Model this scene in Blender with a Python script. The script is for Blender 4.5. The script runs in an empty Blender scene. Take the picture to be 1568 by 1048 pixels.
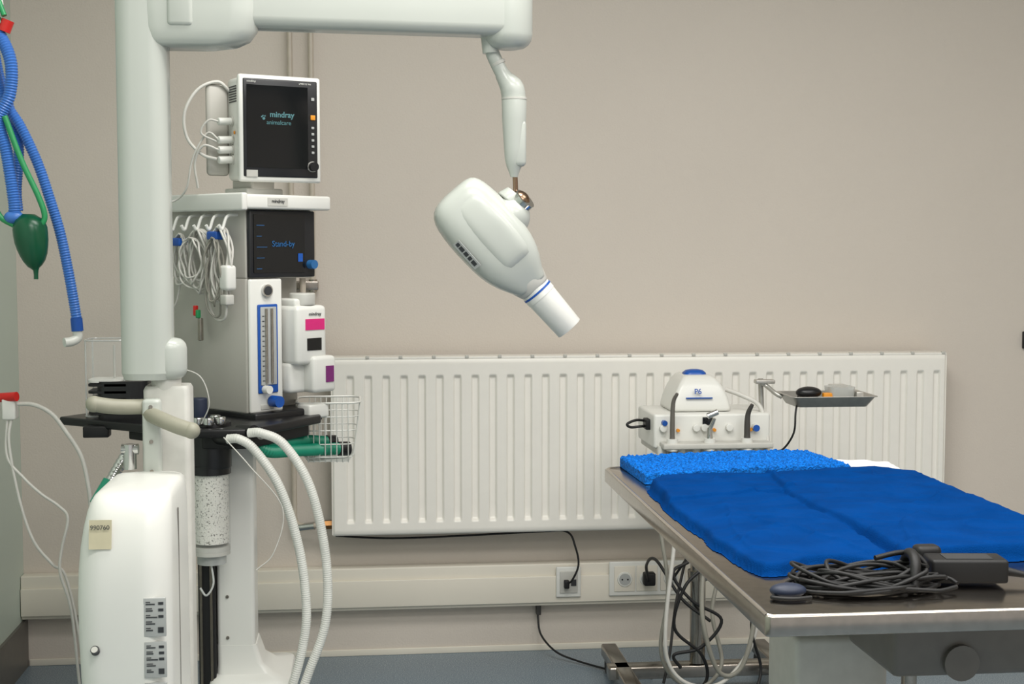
import bpy, bmesh, math, random
from mathutils import Vector, Matrix, noise
random.seed(4)
S=bpy.context.scene
try:
    S.view_settings.view_transform='Standard'
except Exception: pass
col=S.collection
def lin(c):
    c=c/255.0
    return c/12.92 if c<=0.04045 else ((c+0.055)/1.055)**2.4
def mat(name,rgb,rough=0.5,metal=0.0,var=0.04,scale=30,bump=0.0,bscale=200,alpha=1.0,trans=0.0,emit=0.0,spec=0.5,speck=None,sp=(0.5,0.62),sheen=0.0):
    m=bpy.data.materials.new(name); m.use_nodes=True
    nt=m.node_tree; b=nt.nodes['Principled BSDF']
    c=[lin(x) for x in rgb]
    tc=nt.nodes.new('ShaderNodeTexCoord')
    n=nt.nodes.new('ShaderNodeTexNoise'); n.inputs['Scale'].default_value=scale; n.inputs['Detail'].default_value=3
    nt.links.new(tc.outputs['Object'],n.inputs['Vector'])
    r=nt.nodes.new('ShaderNodeValToRGB')
    lo=[max(0,x*(1-var)) for x in c]; hi=[min(1,x*(1+var)) for x in c]
    if speck: hi=[lin(x) for x in speck]
    r.color_ramp.elements[0].position=0.35 if not speck else sp[0]
    r.color_ramp.elements[1].position=0.65 if not speck else sp[1]
    r.color_ramp.elements[0].color=lo+[1]; r.color_ramp.elements[1].color=hi+[1]
    nt.links.new(n.outputs['Fac'],r.inputs['Fac']); nt.links.new(r.outputs['Color'],b.inputs['Base Color'])
    b.inputs['Roughness'].default_value=rough; b.inputs['Metallic'].default_value=metal
    b.inputs['Specular IOR Level'].default_value=spec
    b.inputs['Alpha'].default_value=alpha
    b.inputs['Transmission Weight'].default_value=trans
    b.inputs['Sheen Weight'].default_value=sheen
    if emit>0:
        b.inputs['Emission Color'].default_value=c+[1]; b.inputs['Emission Strength'].default_value=emit
    if bump>0:
        n2=nt.nodes.new('ShaderNodeTexNoise'); n2.inputs['Scale'].default_value=bscale; n2.inputs['Detail'].default_value=4
        nt.links.new(tc.outputs['Object'],n2.inputs['Vector'])
        bp=nt.nodes.new('ShaderNodeBump'); bp.inputs['Strength'].default_value=bump; bp.inputs['Distance'].default_value=0.01
        nt.links.new(n2.outputs['Fac'],bp.inputs['Height']); nt.links.new(bp.outputs['Normal'],b.inputs['Normal'])
    return m
M={}
M['wall']=mat('wall_paint',(211,202,191),0.85,bump=0.12,bscale=160,var=0.012,scale=2)
M['lwall']=mat('left_wall_paint',(196,208,197),0.45,var=0.02,scale=2)
M['ceil']=mat('ceiling_paint',(225,222,215),0.9)
M['floor']=mat('vinyl_floor',(108,124,136),0.35,scale=260,speck=(154,166,174),bump=0.02)
M['trunk']=mat('cream_plastic',(228,222,208),0.4,var=0.015,scale=4)
M['rad']=mat('radiator_enamel',(240,237,229),0.35,var=0.008)
M['white']=mat('white_plastic',(224,224,218),0.3,var=0.012,scale=6)
M['xwhite']=mat('white_enamel',(184,188,181),0.25,var=0.012,scale=6)
M['grey']=mat('grey_enamel',(188,185,177),0.4,var=0.02,scale=6)
M['lgrey']=mat('light_grey',(192,191,184),0.4)
M['beige']=mat('beige_rubber',(148,146,130),0.5)
M['black']=mat('black_plastic',(20,20,22),0.35)
M['blackr']=mat('black_rubber',(14,14,15),0.55,var=0.1)
M['screen']=mat('screen_glass',(14,16,19),0.12,var=0.02)
M['frame']=mat('dark_bezel',(30,31,34),0.3)
M['steel']=mat('brushed_steel',(168,161,152),0.20,1.0,scale=60,var=0.06)
M['steelrim']=mat('steel_rim',(210,205,197),0.25,1.0,scale=60,var=0.05)
M['traysteel']=mat('tray_steel',(190,188,182),0.38,0.7,scale=60,var=0.05)
M['chrome']=mat('chrome',(200,200,198),0.15,1.0)
M['pipe']=mat('painted_pipe',(190,180,165),0.35)
M['brass']=mat('brass',(150,110,70),0.3,1.0)
M['blue']=mat('blue_plastic',(20,80,165),0.35)
M['bluehose']=mat('blue_hose',(66,120,200),0.35)
M['green']=mat('green_tube',(40,150,90),0.4)
M['dgreen']=mat('green_bag',(6,82,52),0.3)
M['mint']=mat('mint_green_tube',(20,140,110),0.4)
M['red']=mat('red_plastic',(200,35,30),0.35)
M['whose']=mat('translucent_white_hose',(218,219,212),0.3)
M['cable']=mat('white_cable',(205,203,196),0.45)
M['gcable']=mat('grey_cable',(140,138,128),0.45)
M['foam']=mat('blue_foam',(8,118,218),0.85,bump=1.0,bscale=240,var=0.40,scale=200,spec=0.2)
M['fleece']=mat('navy_fleece',(3,58,122),0.98,bump=0.35,bscale=500,var=0.10,scale=12,spec=0.03)
M['paper']=mat('white_paper',(225,225,222),0.8)
M['pink']=mat('magenta_label',(215,40,120),0.5)
M['violet']=mat('violet_label',(120,40,110),0.5)
M['yellow']=mat('tan_label',(196,188,160),0.6)
M['clear']=mat('clear_plastic',(225,228,225),0.06,alpha=0.12)
M['clearedge']=mat('clear_plastic_edge',(205,208,205),0.1,alpha=0.55)
M['gran']=mat('soda_lime_granules',(236,234,226),0.8,scale=230,speck=(110,108,100),sp=(0.57,0.66),bump=0.4,bscale=300)
M['txt']=mat('screen_text',(80,125,130),0.5,emit=0.12)
M['txtb']=mat('screen_text_blue',(35,90,140),0.5,emit=0.15)
M['dkbl']=mat('dark_blue_rubber',(30,40,62),0.5)
M['orange']=mat('amber_indicator',(230,150,40),0.4)
M['dark']=mat('label_ink',(50,52,55),0.5)
M['glabel']=mat('grey_label',(172,174,172),0.5)
M['bronze']=mat('bronze_joint',(150,125,105),0.25,1.0)
M['dgrey']=mat('dark_grey_metal',(74,72,69),0.45,0.3)
M['mgrey']=mat('mid_grey_metal',(110,106,100),0.4,0.3)

XF=Matrix.Identity(4)
CUR=[None]
def group(name,loc):
    e=bpy.data.objects.new(name,None); e.empty_display_size=0.1
    e.location=loc; col.objects.link(e); CUR[0]=e
    return e
def link(name,me,m,smooth=True,parent=True):
    me.transform(XF)
    if smooth:
        for p in me.polygons: p.use_smooth=True
    o=bpy.data.objects.new(name,me)
    if m is not None: me.materials.append(M[m] if isinstance(m,str) else m)
    col.objects.link(o)
    if parent and CUR[0] is not None:
        o.parent=CUR[0]
        o.matrix_parent_inverse=Matrix.Translation(-Vector(CUR[0].location))
    return o
def autosmooth(o,ang=35):
    md=o.modifiers.new('en','EDGE_SPLIT'); md.split_angle=math.radians(ang)
def box(name,x0,x1,y0,y1,z0,z1,m,bev=0.0,seg=3,parent=True):
    bm=bmesh.new()
    bmesh.ops.create_cube(bm,size=1)
    for v in bm.verts:
        v.co=Vector(((x0+x1)/2+v.co.x*(x1-x0),(y0+y1)/2+v.co.y*(y1-y0),(z0+z1)/2+v.co.z*(z1-z0)))
    if bev>0: bmesh.ops.bevel(bm,geom=bm.edges[:],offset=bev,segments=seg,affect='EDGES',profile=0.5)
    me=bpy.data.meshes.new(name); bm.to_mesh(me); bm.free()
    o=link(name,me,m,smooth=bev>0,parent=parent)
    if bev>0: autosmooth(o)
    return o
def obox(name,c,ax,ay,dims,m,bev=0.0,seg=3):
    ax=Vector(ax).normalized(); ay=Vector(ay); ay=(ay-ax*ay.dot(ax)).normalized(); az=ax.cross(ay)
    bm=bmesh.new(); bmesh.ops.create_cube(bm,size=1)
    for v in bm.verts: v.co=Vector((v.co.x*dims[0],v.co.y*dims[1],v.co.z*dims[2]))
    if bev>0: bmesh.ops.bevel(bm,geom=bm.edges[:],offset=bev,segments=seg,affect='EDGES',profile=0.5)
    for v in bm.verts: v.co=Vector(c)+ax*v.co.x+ay*v.co.y+az*v.co.z
    me=bpy.data.meshes.new(name); bm.to_mesh(me); bm.free()
    o=link(name,me,m,smooth=bev>0)
    if bev>0: autosmooth(o)
    return o
def catmull(P,n=8):
    P=[Vector(p) for p in P]
    if len(P)<3: 
        return [P[0].lerp(P[1],i/n) for i in range(n+1)]
    Q=[P[0]*2-P[1]]+P+[P[-1]*2-P[-2]]; out=[]
    for i in range(1,len(Q)-2):
        for k in range(n):
            t=k/n; a,b,c,d=Q[i-1],Q[i],Q[i+1],Q[i+2]
            out.append(0.5*((2*b)+(c-a)*t+(2*a-5*b+4*c-d)*t*t+(3*b-a-3*c+d)*t**3))
    out.append(P[-1]); return out
def resample(P,step):
    out=[P[0]]; acc=0
    for i in range(1,len(P)):
        a,b=P[i-1],P[i]; L=(b-a).length
        if L<1e-9: continue
        d=step-acc
        while d<=L:
            out.append(a.lerp(b,d/L)); d+=step
        acc=L-(d-step)
    out.append(P[-1]); return out
def sweep(name,P,rads,m,seg=12,cap=True,smooth=True):
    P=[Vector(p) for p in P]; n=len(P)
    if not isinstance(rads,(list,tuple)): rads=[rads]*n
    T=[]
    for i in range(n):
        t=(P[min(i+1,n-1)]-P[max(i-1,0)])
        T.append(t.normalized() if t.length>1e-9 else Vector((0,0,1)))
    up=Vector((0,0,1)) if abs(T[0].z)<0.9 else Vector((1,0,0))
    nx=T[0].cross(up).normalized()
    verts=[];faces=[]
    for i in range(n):
        nx=(nx-T[i]*nx.dot(T[i])).normalized(); ny=T[i].cross(nx)
        for k in range(seg):
            a=2*math.pi*k/seg
            verts.append(P[i]+(nx*math.cos(a)+ny*math.sin(a))*rads[i])
    for i in range(n-1):
        for k in range(seg):
            a=i*seg+k;b=i*seg+(k+1)%seg
            faces.append((a,b,b+seg,a+seg))
    if cap:
        faces.append(tuple(range(seg-1,-1,-1))); faces.append(tuple((n-1)*seg+k for k in range(seg)))
    me=bpy.data.meshes.new(name); me.from_pydata([tuple(v) for v in verts],[],faces); me.update()
    o=link(name,me,m,smooth=smooth)
    if smooth: autosmooth(o,50)
    return o
def tube(name,P,r,m,seg=10,n=8):
    return sweep(name,catmull(P,n),r,m,seg)
def corr(name,P,r,m,pitch=0.008,amp=0.12,seg=14):
    Q=resample(catmull(P,12),pitch/4)
    rr=[r*(1+amp*math.cos(2*math.pi*i/4)) for i in range(len(Q))]
    return sweep(name,Q,rr,m,seg)
def cyl(name,a,b,r,m,r2=None,seg=32,bev=0.0):
    a=Vector(a);b=Vector(b); r2=r if r2 is None else r2
    if bev>0:
        L=(b-a).length; k=bev/L
        pts=[a,a.lerp(b,k*0.1),a.lerp(b,k*0.3),a.lerp(b,k*0.6),a.lerp(b,k),b.lerp(a,k),b.lerp(a,k*0.6),b.lerp(a,k*0.3),b.lerp(a,k*0.1),b]
        f=[1,0.564,0.286,0.083,0]
        return sweep(name,pts,[r-bev*q for q in f]+[r2-bev*q for q in f[::-1]],m,seg)
    return sweep(name,[a,b],[r,r2],m,seg)
def ball(name,c,r,m,sc=(1,1,1)):
    bm=bmesh.new(); bmesh.ops.create_uvsphere(bm,u_segments=36,v_segments=20,radius=r)
    for v in bm.verts: v.co=Vector((v.co.x*sc[0]+c[0],v.co.y*sc[1]+c[1],v.co.z*sc[2]+c[2]))
    me=bpy.data.meshes.new(name); bm.to_mesh(me); bm.free(); return link(name,me,m)
def prism(name,poly,z0,z1,m,bev=0.0):
    bm=bmesh.new()
    vs=[bm.verts.new((p[0],p[1],z0)) for p in poly]; f=bm.faces.new(vs)
    r=bmesh.ops.extrude_face_region(bm,geom=[f])
    for v in [g for g in r['geom'] if isinstance(g,bmesh.types.BMVert)]: v.co.z=z1
    bmesh.ops.recalc_face_normals(bm,faces=bm.faces[:])
    if bev>0: bmesh.ops.bevel(bm,geom=bm.edges[:],offset=bev,segments=3,affect='EDGES',profile=0.5)
    me=bpy.data.meshes.new(name); bm.to_mesh(me); bm.free()
    o=link(name,me,m,smooth=bev>0)
    if bev>0: autosmooth(o)
    return o
def loft(name,rings,m,sub=1):
    n=len(rings[0]); verts=[tuple(v) for r in rings for v in r]; faces=[]
    for i in range(len(rings)-1):
        for k in range(n):
            a=i*n+k;b=i*n+(k+1)%n; faces.append((a,b,b+n,a+n))
    faces.append(tuple(range(n-1,-1,-1))); faces.append(tuple((len(rings)-1)*n+k for k in range(n)))
    me=bpy.data.meshes.new(name); me.from_pydata(verts,[],faces); me.update()
    bm=bmesh.new(); bm.from_mesh(me); bmesh.ops.recalc_face_normals(bm,faces=bm.faces[:]); bm.to_mesh(me); bm.free()
    o=link(name,me,m)
    if sub:
        s=o.modifiers.new('s','SUBSURF'); s.levels=sub; s.render_levels=sub
    return o
def text(name,s,c,ax,up,size,m,bold=False):
    cu=bpy.data.curves.new(name,'FONT'); cu.body=s; cu.size=size; cu.extrude=0.0004; cu.align_x='CENTER'; cu.align_y='CENTER'
    if bold: cu.offset=size*0.02
    cu.materials.append(M[m])
    o=bpy.data.objects.new(name,cu); col.objects.link(o)
    ax=Vector(ax).normalized(); up=Vector(up).normalized(); az=ax.cross(up)
    R=Matrix((ax,up,az)).transposed().to_4x4(); R.translation=Vector(c)
    W=XF@R
    o.parent=CUR[0]; o.matrix_parent_inverse=Matrix.Translation(-Vector(CUR[0].location))
    o.matrix_basis=W
    return o
Id=Matrix.Identity(4)
def sm(t): t=max(0,min(1,t)); return t*t*(3-2*t)

# ---------------- room shell ----------------
CUR[0]=None
WY=4.72; LX=-1.115
box('wall_back',LX-0.1,3.6,WY,WY+0.1,0,2.9,'wall',parent=False)
box('wall_left',LX-0.1,LX,-1.5,WY,0,2.9,'lwall',parent=False)
box('wall_right',3.6,3.7,-1.5,WY+0.1,0,2.9,'wall',parent=False)
box('floor',LX-0.1,3.7,-1.5,WY+0.1,-0.1,0,'floor',parent=False)
box('ceiling',LX-0.1,3.7,-1.5,WY+0.1,2.9,3.0,'ceil',parent=False)
box('baseboard_left',LX,LX+0.010,-1.5,WY,0,0.16,'mgrey',parent=False)
box('baseboard_back',LX+0.013,3.6,WY-0.006,WY,0,0.022,'trunk',0.002,parent=False)

# cable trunking
group('cable_trunking',(0,WY-0.03,0.24))
box('trunk_body',LX+0.001,3.59,WY-0.052,WY-0.0005,0.168,0.312,'trunk',0.004)
box('trunk_lid',LX+0.002,3.58,WY-0.062,WY-0.052,0.180,0.272,'trunk',0.003)

# sockets
def schuko(cx,zc,y):
    sweep('socket_ring',[(cx,y,zc),(cx,y-0.004,zc)],[0.026,0.024],'white',28)
    sweep('socket_recess',[(cx,y-0.0035,zc),(cx,y-0.005,zc)],[0.020,0.020],'glabel',28)
    for dx in(-0.0095,0.0095): sweep('socket_hole',[(cx+dx,y-0.004,zc),(cx+dx,y-0.0062,zc)],0.003,'black',10)
sy=WY-0.062
group('data_outlet',(0.69,sy,0.25))
box('outlet_frame',0.65,0.735,sy-0.010,sy,0.20,0.305,'white',0.004)
box('outlet_plate',0.662,0.723,sy-0.014,sy-0.010,0.215,0.29,'lgrey',0.002)
box('outlet_jack',0.70,0.718,sy-0.016,sy-0.013,0.24,0.262,'dark')
box('outlet_plug',0.675,0.692,sy-0.035,sy-0.013,0.235,0.262,'blackr',0.003)
group('power_socket',(0.96,sy,0.255))
box('socket_frame',0.832,1.095,sy-0.010,sy,0.20,0.318,'white',0.004)
for cx in(0.885,0.962,1.045):
    box('socket_plate',cx-0.036,cx+0.036,sy-0.013,sy-0.010,0.215,0.303,'trunk',0.002)
    schuko(cx,0.258,sy-0.013)
box('power_plug',0.945,0.985,sy-0.05,sy-0.016,0.24,0.285,'blackr',0.006)

# ---------------- radiator ----------------
group('panel_radiator',(0.94,4.62,0.73))
x0,x1,z0,z1=-0.098,1.982,0.440,1.024
pitch=0.0585; NPP=26; nx=int(36*NPP)
verts=[];faces=[]
zs=[0,.003,.006,.02,.036]+[.038+.002*k for k in range(9)]
zs=zs+[zs[-1]+(z1-z0-.074-zs[-1])*k/12 for k in range(1,13)]
top=z1-z0
zs=zs+[top-.072+.002*k for k in range(1,11)]+[top-.035,top-.02,top-.006,top-.003,top]
zs=sorted(set(round(q,5) for q in zs)); nz=len(zs)-1
for j in range(nz+1):
    z=z0+zs[j]
    for i in range(nx+1):
        x=x0+(x1-x0)*i/nx
        ph=((x-x0-0.03)/pitch)%1.0
        dd=abs(ph-0.5)*pitch
        mz=sm((z-(z0+0.038))/0.016)*sm(((z1-0.054)-z)/0.016)
        g=1-sm((dd-0.0125+0.004)/0.005)
        mx=sm((x-x0-0.02)/0.005)*sm((x1-0.02-x)/0.005)
        y=4.585+0.011*g*mz*mx
        e=min(x-x0,x1-x,z-z0,z1-z); y+=0.006*(1-sm(e/0.006))
        verts.append((x,y,z))
for j in range(nz):
    for i in range(nx):
        a=j*(nx+1)+i; faces.append((a,a+1,a+nx+2,a+nx+1))
me=bpy.data.meshes.new('front_panel'); me.from_pydata(verts,[],faces); me.update(); link('front_panel',me,'rad')
box('side_cover_left',x0-0.003,x0,4.589,4.675,z0+0.003,z1,'rad',0.001)
box('side_cover_right',x1,x1+0.003,4.589,4.675,z0+0.003,z1,'rad',0.001)
box('rear_panel',x0+0.01,x1-0.01,4.660,4.672,z0+0.01,z1-0.01,'rad')
box('top_grille',x0,x1,4.586,4.675,z1-0.004,z1+0.004,'rad',0.0015)
for i in range(19):
    box('grille_tab',x0+0.11+i*0.1085,x0+0.122+i*0.1085,4.583,4.592,z1-0.001,z1+0.008,'lgrey',0.001)
for i in range(36):
    bx=x0+0.06+i*pitch
    if bx<x1-0.03: box('convector_fin',bx,bx+0.02,4.60,4.66,z0+0.02,z1-0.02,'rad')
for bx in(0.2,1.6): box('wall_bracket',bx,bx+0.03,4.672,WY,0.5,0.95,'lgrey')

# heating pipes
group('heating_pipe',(-0.2,4.68,1.5))
cyl('riser_return',(-0.226,4.68,0.52),(-0.226,4.68,2.9),0.009,'pipe')
cyl('riser_supply',(-0.158,4.68,1.06),(-0.158,4.68,2.9),0.009,'pipe')
tube('return_elbow',[(-0.226,4.68,0.52),(-0.222,4.675,0.475),(-0.19,4.66,0.462),(-0.098,4.65,0.468)],0.009,'pipe')
cyl('return_nut',(-0.13,4.65,0.466),(-0.1,4.65,0.467),0.016,'brass',seg=6)
cyl('return_valve',(-0.21,4.665,0.455),(-0.16,4.655,0.462),0.014,'chrome',seg=12)
cyl('supply_nut',(-0.158,4.68,1.10),(-0.158,4.68,1.075),0.015,'brass',seg=6)
cyl('valve_body',(-0.158,4.68,1.085),(-0.158,4.66,0.995),0.016,'brass')
cyl('valve_tail',(-0.155,4.65,0.985),(-0.1,4.64,0.985),0.012,'brass')
cyl('valve_nut',(-0.135,4.648,0.985),(-0.115,4.645,0.985),0.018,'brass',seg=6)
cyl('valve_knob',(-0.158,4.67,1.045),(-0.145,4.60,1.05),0.026,'white',bev=0.006)
box('pipe_clamp',-0.25,-0.14,4.665,4.70,1.245,1.275,'steel',0.003)
for cx in(-0.226,-0.158): cyl('clamp_ring',(cx,4.68,1.24),(cx,4.68,1.28),0.014,'steel')
cyl('clamp_bolt',(-0.192,4.66,1.26),(-0.192,WY,1.26),0.005,'steel')

group('network_cable',(0.7,4.64,0.3))
tube('radiator_cord',[(-0.09,4.64,0.43),(0.1,4.64,0.418),(0.35,4.64,0.422),(0.6,4.64,0.43),(0.685,4.63,0.428),(0.71,4.615,0.38),(0.72,4.61,0.32),(0.70,4.61,0.27),(0.685,4.63,0.25)],0.0035,'blackr')
group('floor_cable',(0.6,4.65,0.1))
box('cable_gland',0.588,0.604,4.69,WY-0.0005,0.13,0.168,'dgrey',0.002)
tube('cord',[(0.596,4.70,0.165),(0.594,4.695,0.12),(0.60,4.66,0.07),(0.64,4.60,0.03),(0.70,4.55,0.012),(0.80,4.45,0.006),(0.92,4.35,0.005)],0.0035,'blackr')

group('coat_hook',(2.33,4.70,1.06))
box('hook_plate',2.315,2.345,4.705,WY,1.03,1.09,'black',0.003)
tube('hook',[(2.33,4.705,1.07),(2.33,4.67,1.06),(2.33,4.66,1.04),(2.33,4.665,1.08)],0.005,'black')

# ---------------- x-ray unit ----------------
group('dental_xray_unit',(-0.43,2.9,0))
XC=-0.43
def rrect(cx,cy,hx,hy,r,z,n=6):
    out=[]
    for (sx,sy_,a0) in((1,1,0),(-1,1,90),(-1,-1,180),(1,-1,270)):
        for k in range(n+1):
            a=math.radians(a0+90*k/n); out.append((cx+sx*(hx-r)+r*math.cos(a),cy+sy_*(hy-r)+r*math.sin(a),z))
    return out
def rloft(name,specs,m,sub=0):
    o=loft(name,[rrect(*s) for s in specs],m,sub); autosmooth(o,40); return o
rloft('column',[(XC,2.9,0.050,0.052,0.034,z) for z in(1.135,1.14,2.0,2.25)],'xwhite')
rloft('column_end',[(XC,2.9,0.046,0.048,0.034,1.122),(XC,2.9,0.050,0.052,0.034,1.136)],'xwhite')
cyl('swivel_housing',(-0.388,2.893,1.120),(-0.388,2.893,1.205),0.036,'xwhite',bev=0.022)
cyl('swivel_pin',(-0.395,2.90,1.09),(-0.395,2.90,1.13),0.03,'lgrey')
rloft('lower_post',[(-0.392,2.91,0.046,0.04,0.012,z) for z in(0.06,1.10)]+[(-0.392,2.91,0.042,0.036,0.012,1.108)],'lgrey')
tube('handle_left',[(-0.435,2.87,1.068),(-0.47,2.85,1.070),(-0.50,2.84,1.073),(-0.525,2.835,1.078)],0.0155,'beige',16)
ball('handle_left_tip',(-0.527,2.835,1.078),0.0165,'beige')
tube('handle_right',[(-0.425,2.86,1.055),(-0.40,2.83,1.048),(-0.365,2.81,1.036),(-0.335,2.80,1.027)],0.0155,'beige',16)
ball('handle_right_tip',(-0.334,2.80,1.027),0.0165,'beige')
box('handle_clamp',-0.437,-0.40,2.845,2.875,0.92,1.085,'xwhite',0.008)
for z in(1.07,1.0,.94): cyl('clamp_bolt',(-.419,2.846,z),(-.419,2.842,z),.004,'steel',seg=10)
cyl('clamp_screw',(-0.445,2.85,0.985),(-0.478,2.85,0.985),0.011,'chrome',seg=12)
cyl('clamp_knob',(-0.462,2.85,0.945),(-0.462,2.85,0.995),0.013,'chrome',seg=16)
# arms
rloft('base_arm_pivot',[(-0.35,2.9,0.075,0.040,0.038,1.785),(-0.338,2.9,0.098,0.048,0.045,1.79),(-0.33,2.9,0.112,0.052,0.05,1.80),(-0.325,2.9,0.122,0.055,0.054,1.82),(-0.325,2.9,0.125,0.055,0.054,1.86),(-0.325,2.9,0.125,0.055,0.054,1.99)],'xwhite',0)
p0=Vector((-0.335,2.89,1.893)); p1=Vector((0.315,3.005,1.900))
mid=(p0+p1)/2
obox('horizontal_arm',mid,(p1-p0),(0,1,0),((p1-p0).length,0.085,0.135),'xwhite',0.022,5)
box('arm_collar',-0.375,-0.325,2.84,2.945,1.822,1.98,'xwhite',0.008)
cyl('arm_end_cap',(0.315,3.01,1.808),(0.315,3.01,1.985),0.052,'xwhite',bev=0.03)
cyl('elbow_socket',(0.275,3.015,1.850),(0.278,3.015,1.80),0.020,'xwhite',0.017)
sweep('drop_elbow',catmull([(0.276,3.015,1.82),(0.285,3.02,1.795),(0.305,3.02,1.755),(0.325,3.02,1.725),(0.329,3.02,1.69)],6),[0.015]*12+[0.017,0.018,0.020,0.022,0.024,0.0255,0.026,0.026,0.026,0.026,0.026,0.026,0.026],'xwhite',24)
cyl('elbow_ring',(0.2925,3.02,1.783),(0.2955,3.02,1.777),0.0163,'lgrey')
sweep('drop_arm',[(0.329,3.02,z) for z in(1.712,1.708,1.70,1.66,1.60,1.575,1.56,1.545,1.538)],[0.020,0.0255,0.027,0.026,0.022,0.020,0.016,0.010,0.008],'xwhite',28)
cyl('arm_ring',(0.329,3.02,1.707),(0.329,3.02,1.703),0.0274,'lgrey')
box('arm_cover',0.325,0.354,3.0,3.04,1.56,1.66,'xwhite',0.01)
cyl('drop_stem',(0.331,3.02,1.54),(0.333,3.02,1.49),0.0055,'bronze')
# head
C=Vector((0.262,3.02,1.425)); A=Vector((0.66,0,-0.75)).normalized(); N=Vector((0.75,0,0.66)).normalized(); D=Vector((0,1,0)); u=0.0014
prof=[(-77,-14,22,.022),(-75,-28,34,.036),(-70,-41,43,.048),(-56,-51,49,.056),(-30,-55,53,.062),(0,-56,55,.065),(40,-54,53,.063),(62,-51,49,.060),(84,-43,41,.052),(102,-33,30,.042),(112,-27,26,.036),(117,-25,25,.034)]
def headrings(pr,e=3.4,ks=1,kw=1,kd=1,dy=0,s0=0,w0=0):
    R=[]
    for s,a,b,h in pr:
        c=(a+b)/2*kw+w0; hw=(b-a)/2*kw; ring=[]
        for k in range(44):
            t=2*math.pi*k/44; cx=math.cos(t); sx=math.sin(t)
            ring.append(C+A*((s*ks+s0)*u)+N*((c+hw*math.copysign(abs(cx)**(2/e),cx))*u)+D*(dy+h*kd*math.copysign(abs(sx)**(2/e),sx)))
        R.append(ring)
    return R
loft('tube_head',headrings(prof),'xwhite',1)
loft('tube_head_side_shell',headrings(prof[:-3],3.6,0.90,0.66,1.0,-0.004,4,7),'xwhite',1)
loft('tube_head_neck',headrings([(96,-34,32,.041),(106,-31,30,.040),(119,-26,26,.0355),(122,-24,24,.033)],2.2),'lgrey',0)
nrm=(-N*0.55-D*0.83).normalized()
Lc=C+A*(10*u)+N*(-46*u)+D*(-0.056)
obox('rating_label',Lc+nrm*0.001,A,nrm.cross(A),(0.070,0.018,0.0012),'glabel')
for k,(o1,w1) in enumerate(((-.028,.008),(-.016,.012),(-.002,.010),(.010,.008),(.023,.012))):
    obox('label_print',Lc+nrm*0.0018+A*o1,A,nrm.cross(A),(w1,0.009,0.0012),'dark')
cb=C+A*(118*u); 
cyl('cone_collar',cb,cb+A*0.012,0.0345,'white')
cyl('blue_ring',cb+A*0.010,cb+A*0.0145,0.0358,'blue')
sweep('beam_cone',[cb+A*0.012,cb+A*0.016,cb+A*0.118,cb+A*0.119,cb+A*0.119,cb+A*0.04],[0.035,0.0345,0.0305,0.030,0.0275,0.028],'white',40)
cyl('cone_step',cb+A*0.0145,cb+A*0.026,0.0352,'white')
# ball joint
ball('joint_dome',C+A*(12*u)+N*(44*u)+D*(-0.002),0.044,'xwhite')
cyl('joint_collar',C+N*(56*u)+A*(-6*u),C+N*(74*u)+A*(-8*u),0.030,'xwhite',0.024,bev=0.004)
cyl('joint_ring',Vector((0.352,3.005,1.492)),Vector((0.341,3.012,1.481)),0.025,'chrome')
ball('joint_ball',(0.339,3.013,1.486),0.0235,'bronze')
# generator cabinet on the stand
def cab(z,xl,xr,yf,yb,r): 
    return rrect((xl+xr)/2,(yf+yb)/2,(xr-xl)/2,(yb-yf)/2,r,z,8)
cabs=[(0.10,-.495,-.345,2.56,2.86,.03),(0.30,-.50,-.345,2.55,2.86,.04),(0.60,-.513,-.345,2.535,2.86,.05),(0.76,-.517,-.345,2.53,2.86,.055),(0.85,-.512,-.345,2.54,2.86,.055),(0.915,-.500,-.347,2.56,2.86,.05),(0.936,-.490,-.350,2.58,2.86,.045),(0.944,-.478,-.362,2.60,2.85,.035)]
o=loft('generator_cabinet',[cab(*c) for c in cabs],'white',1)
box('cabinet_seam',-.346,-.3442,2.66,2.664,0.12,0.90,'mgrey')
obox('asset_sticker',(-.467,2.5445,.875),(1,-0.05,0),(0,0.15,1),(0.040,0.052,0.0012),'yellow')
text('asset_number','990760',(-.467,2.541,0.888),(1,0,0),(0,0.12,1),0.0115,'dark')
for (za,zb) in((0.69,0.76),(0.615,0.68),(0.50,0.605)):
    box('spec_label',-.392,-.353,2.5335,2.540,za,zb,'glabel',0.0005)
    hh=zb-za
    for q in range(5):
        z=za+hh*(0.15+0.17*q)
        box('spec_print',-.388,-.376+0.004*(q%3),2.5325,2.534,z,z+hh*0.03,'dark')
        box('spec_print',-.388,-.380+0.003*(q%2),2.5325,2.534,z+hh*.06,z+hh*0.08,'dark')
        if q>1: box('spec_print',-.366,-.357,2.5325,2.534,z,z+hh*0.07,'dark')
    box('spec_qr',-.367,-.357,2.5325,2.534,za+hh*0.1,za+hh*0.1+.010,'dark')
sweep('power_badge',[(-.478,2.530,0.670),(-.4775,2.536,0.665)],0.008,'dark',16)
sweep('power_badge_face',[(-.4785,2.5285,0.671),(-.478,2.5310,0.669)],0.006,'lgrey',16)
rloft('stand_base',[(-.40,2.75,0.24,0.30,0.05,0.05),(-.40,2.75,0.24,0.30,0.05,0.09),(-.40,2.75,0.22,0.28,0.05,0.105)],'lgrey')
for cx in(-.60,-.20):
    for cy in(2.50,3.0): cyl('castor',(cx-.015,cy,0.028),(cx+.015,cy,0.028),0.028,'blackr')

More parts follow.
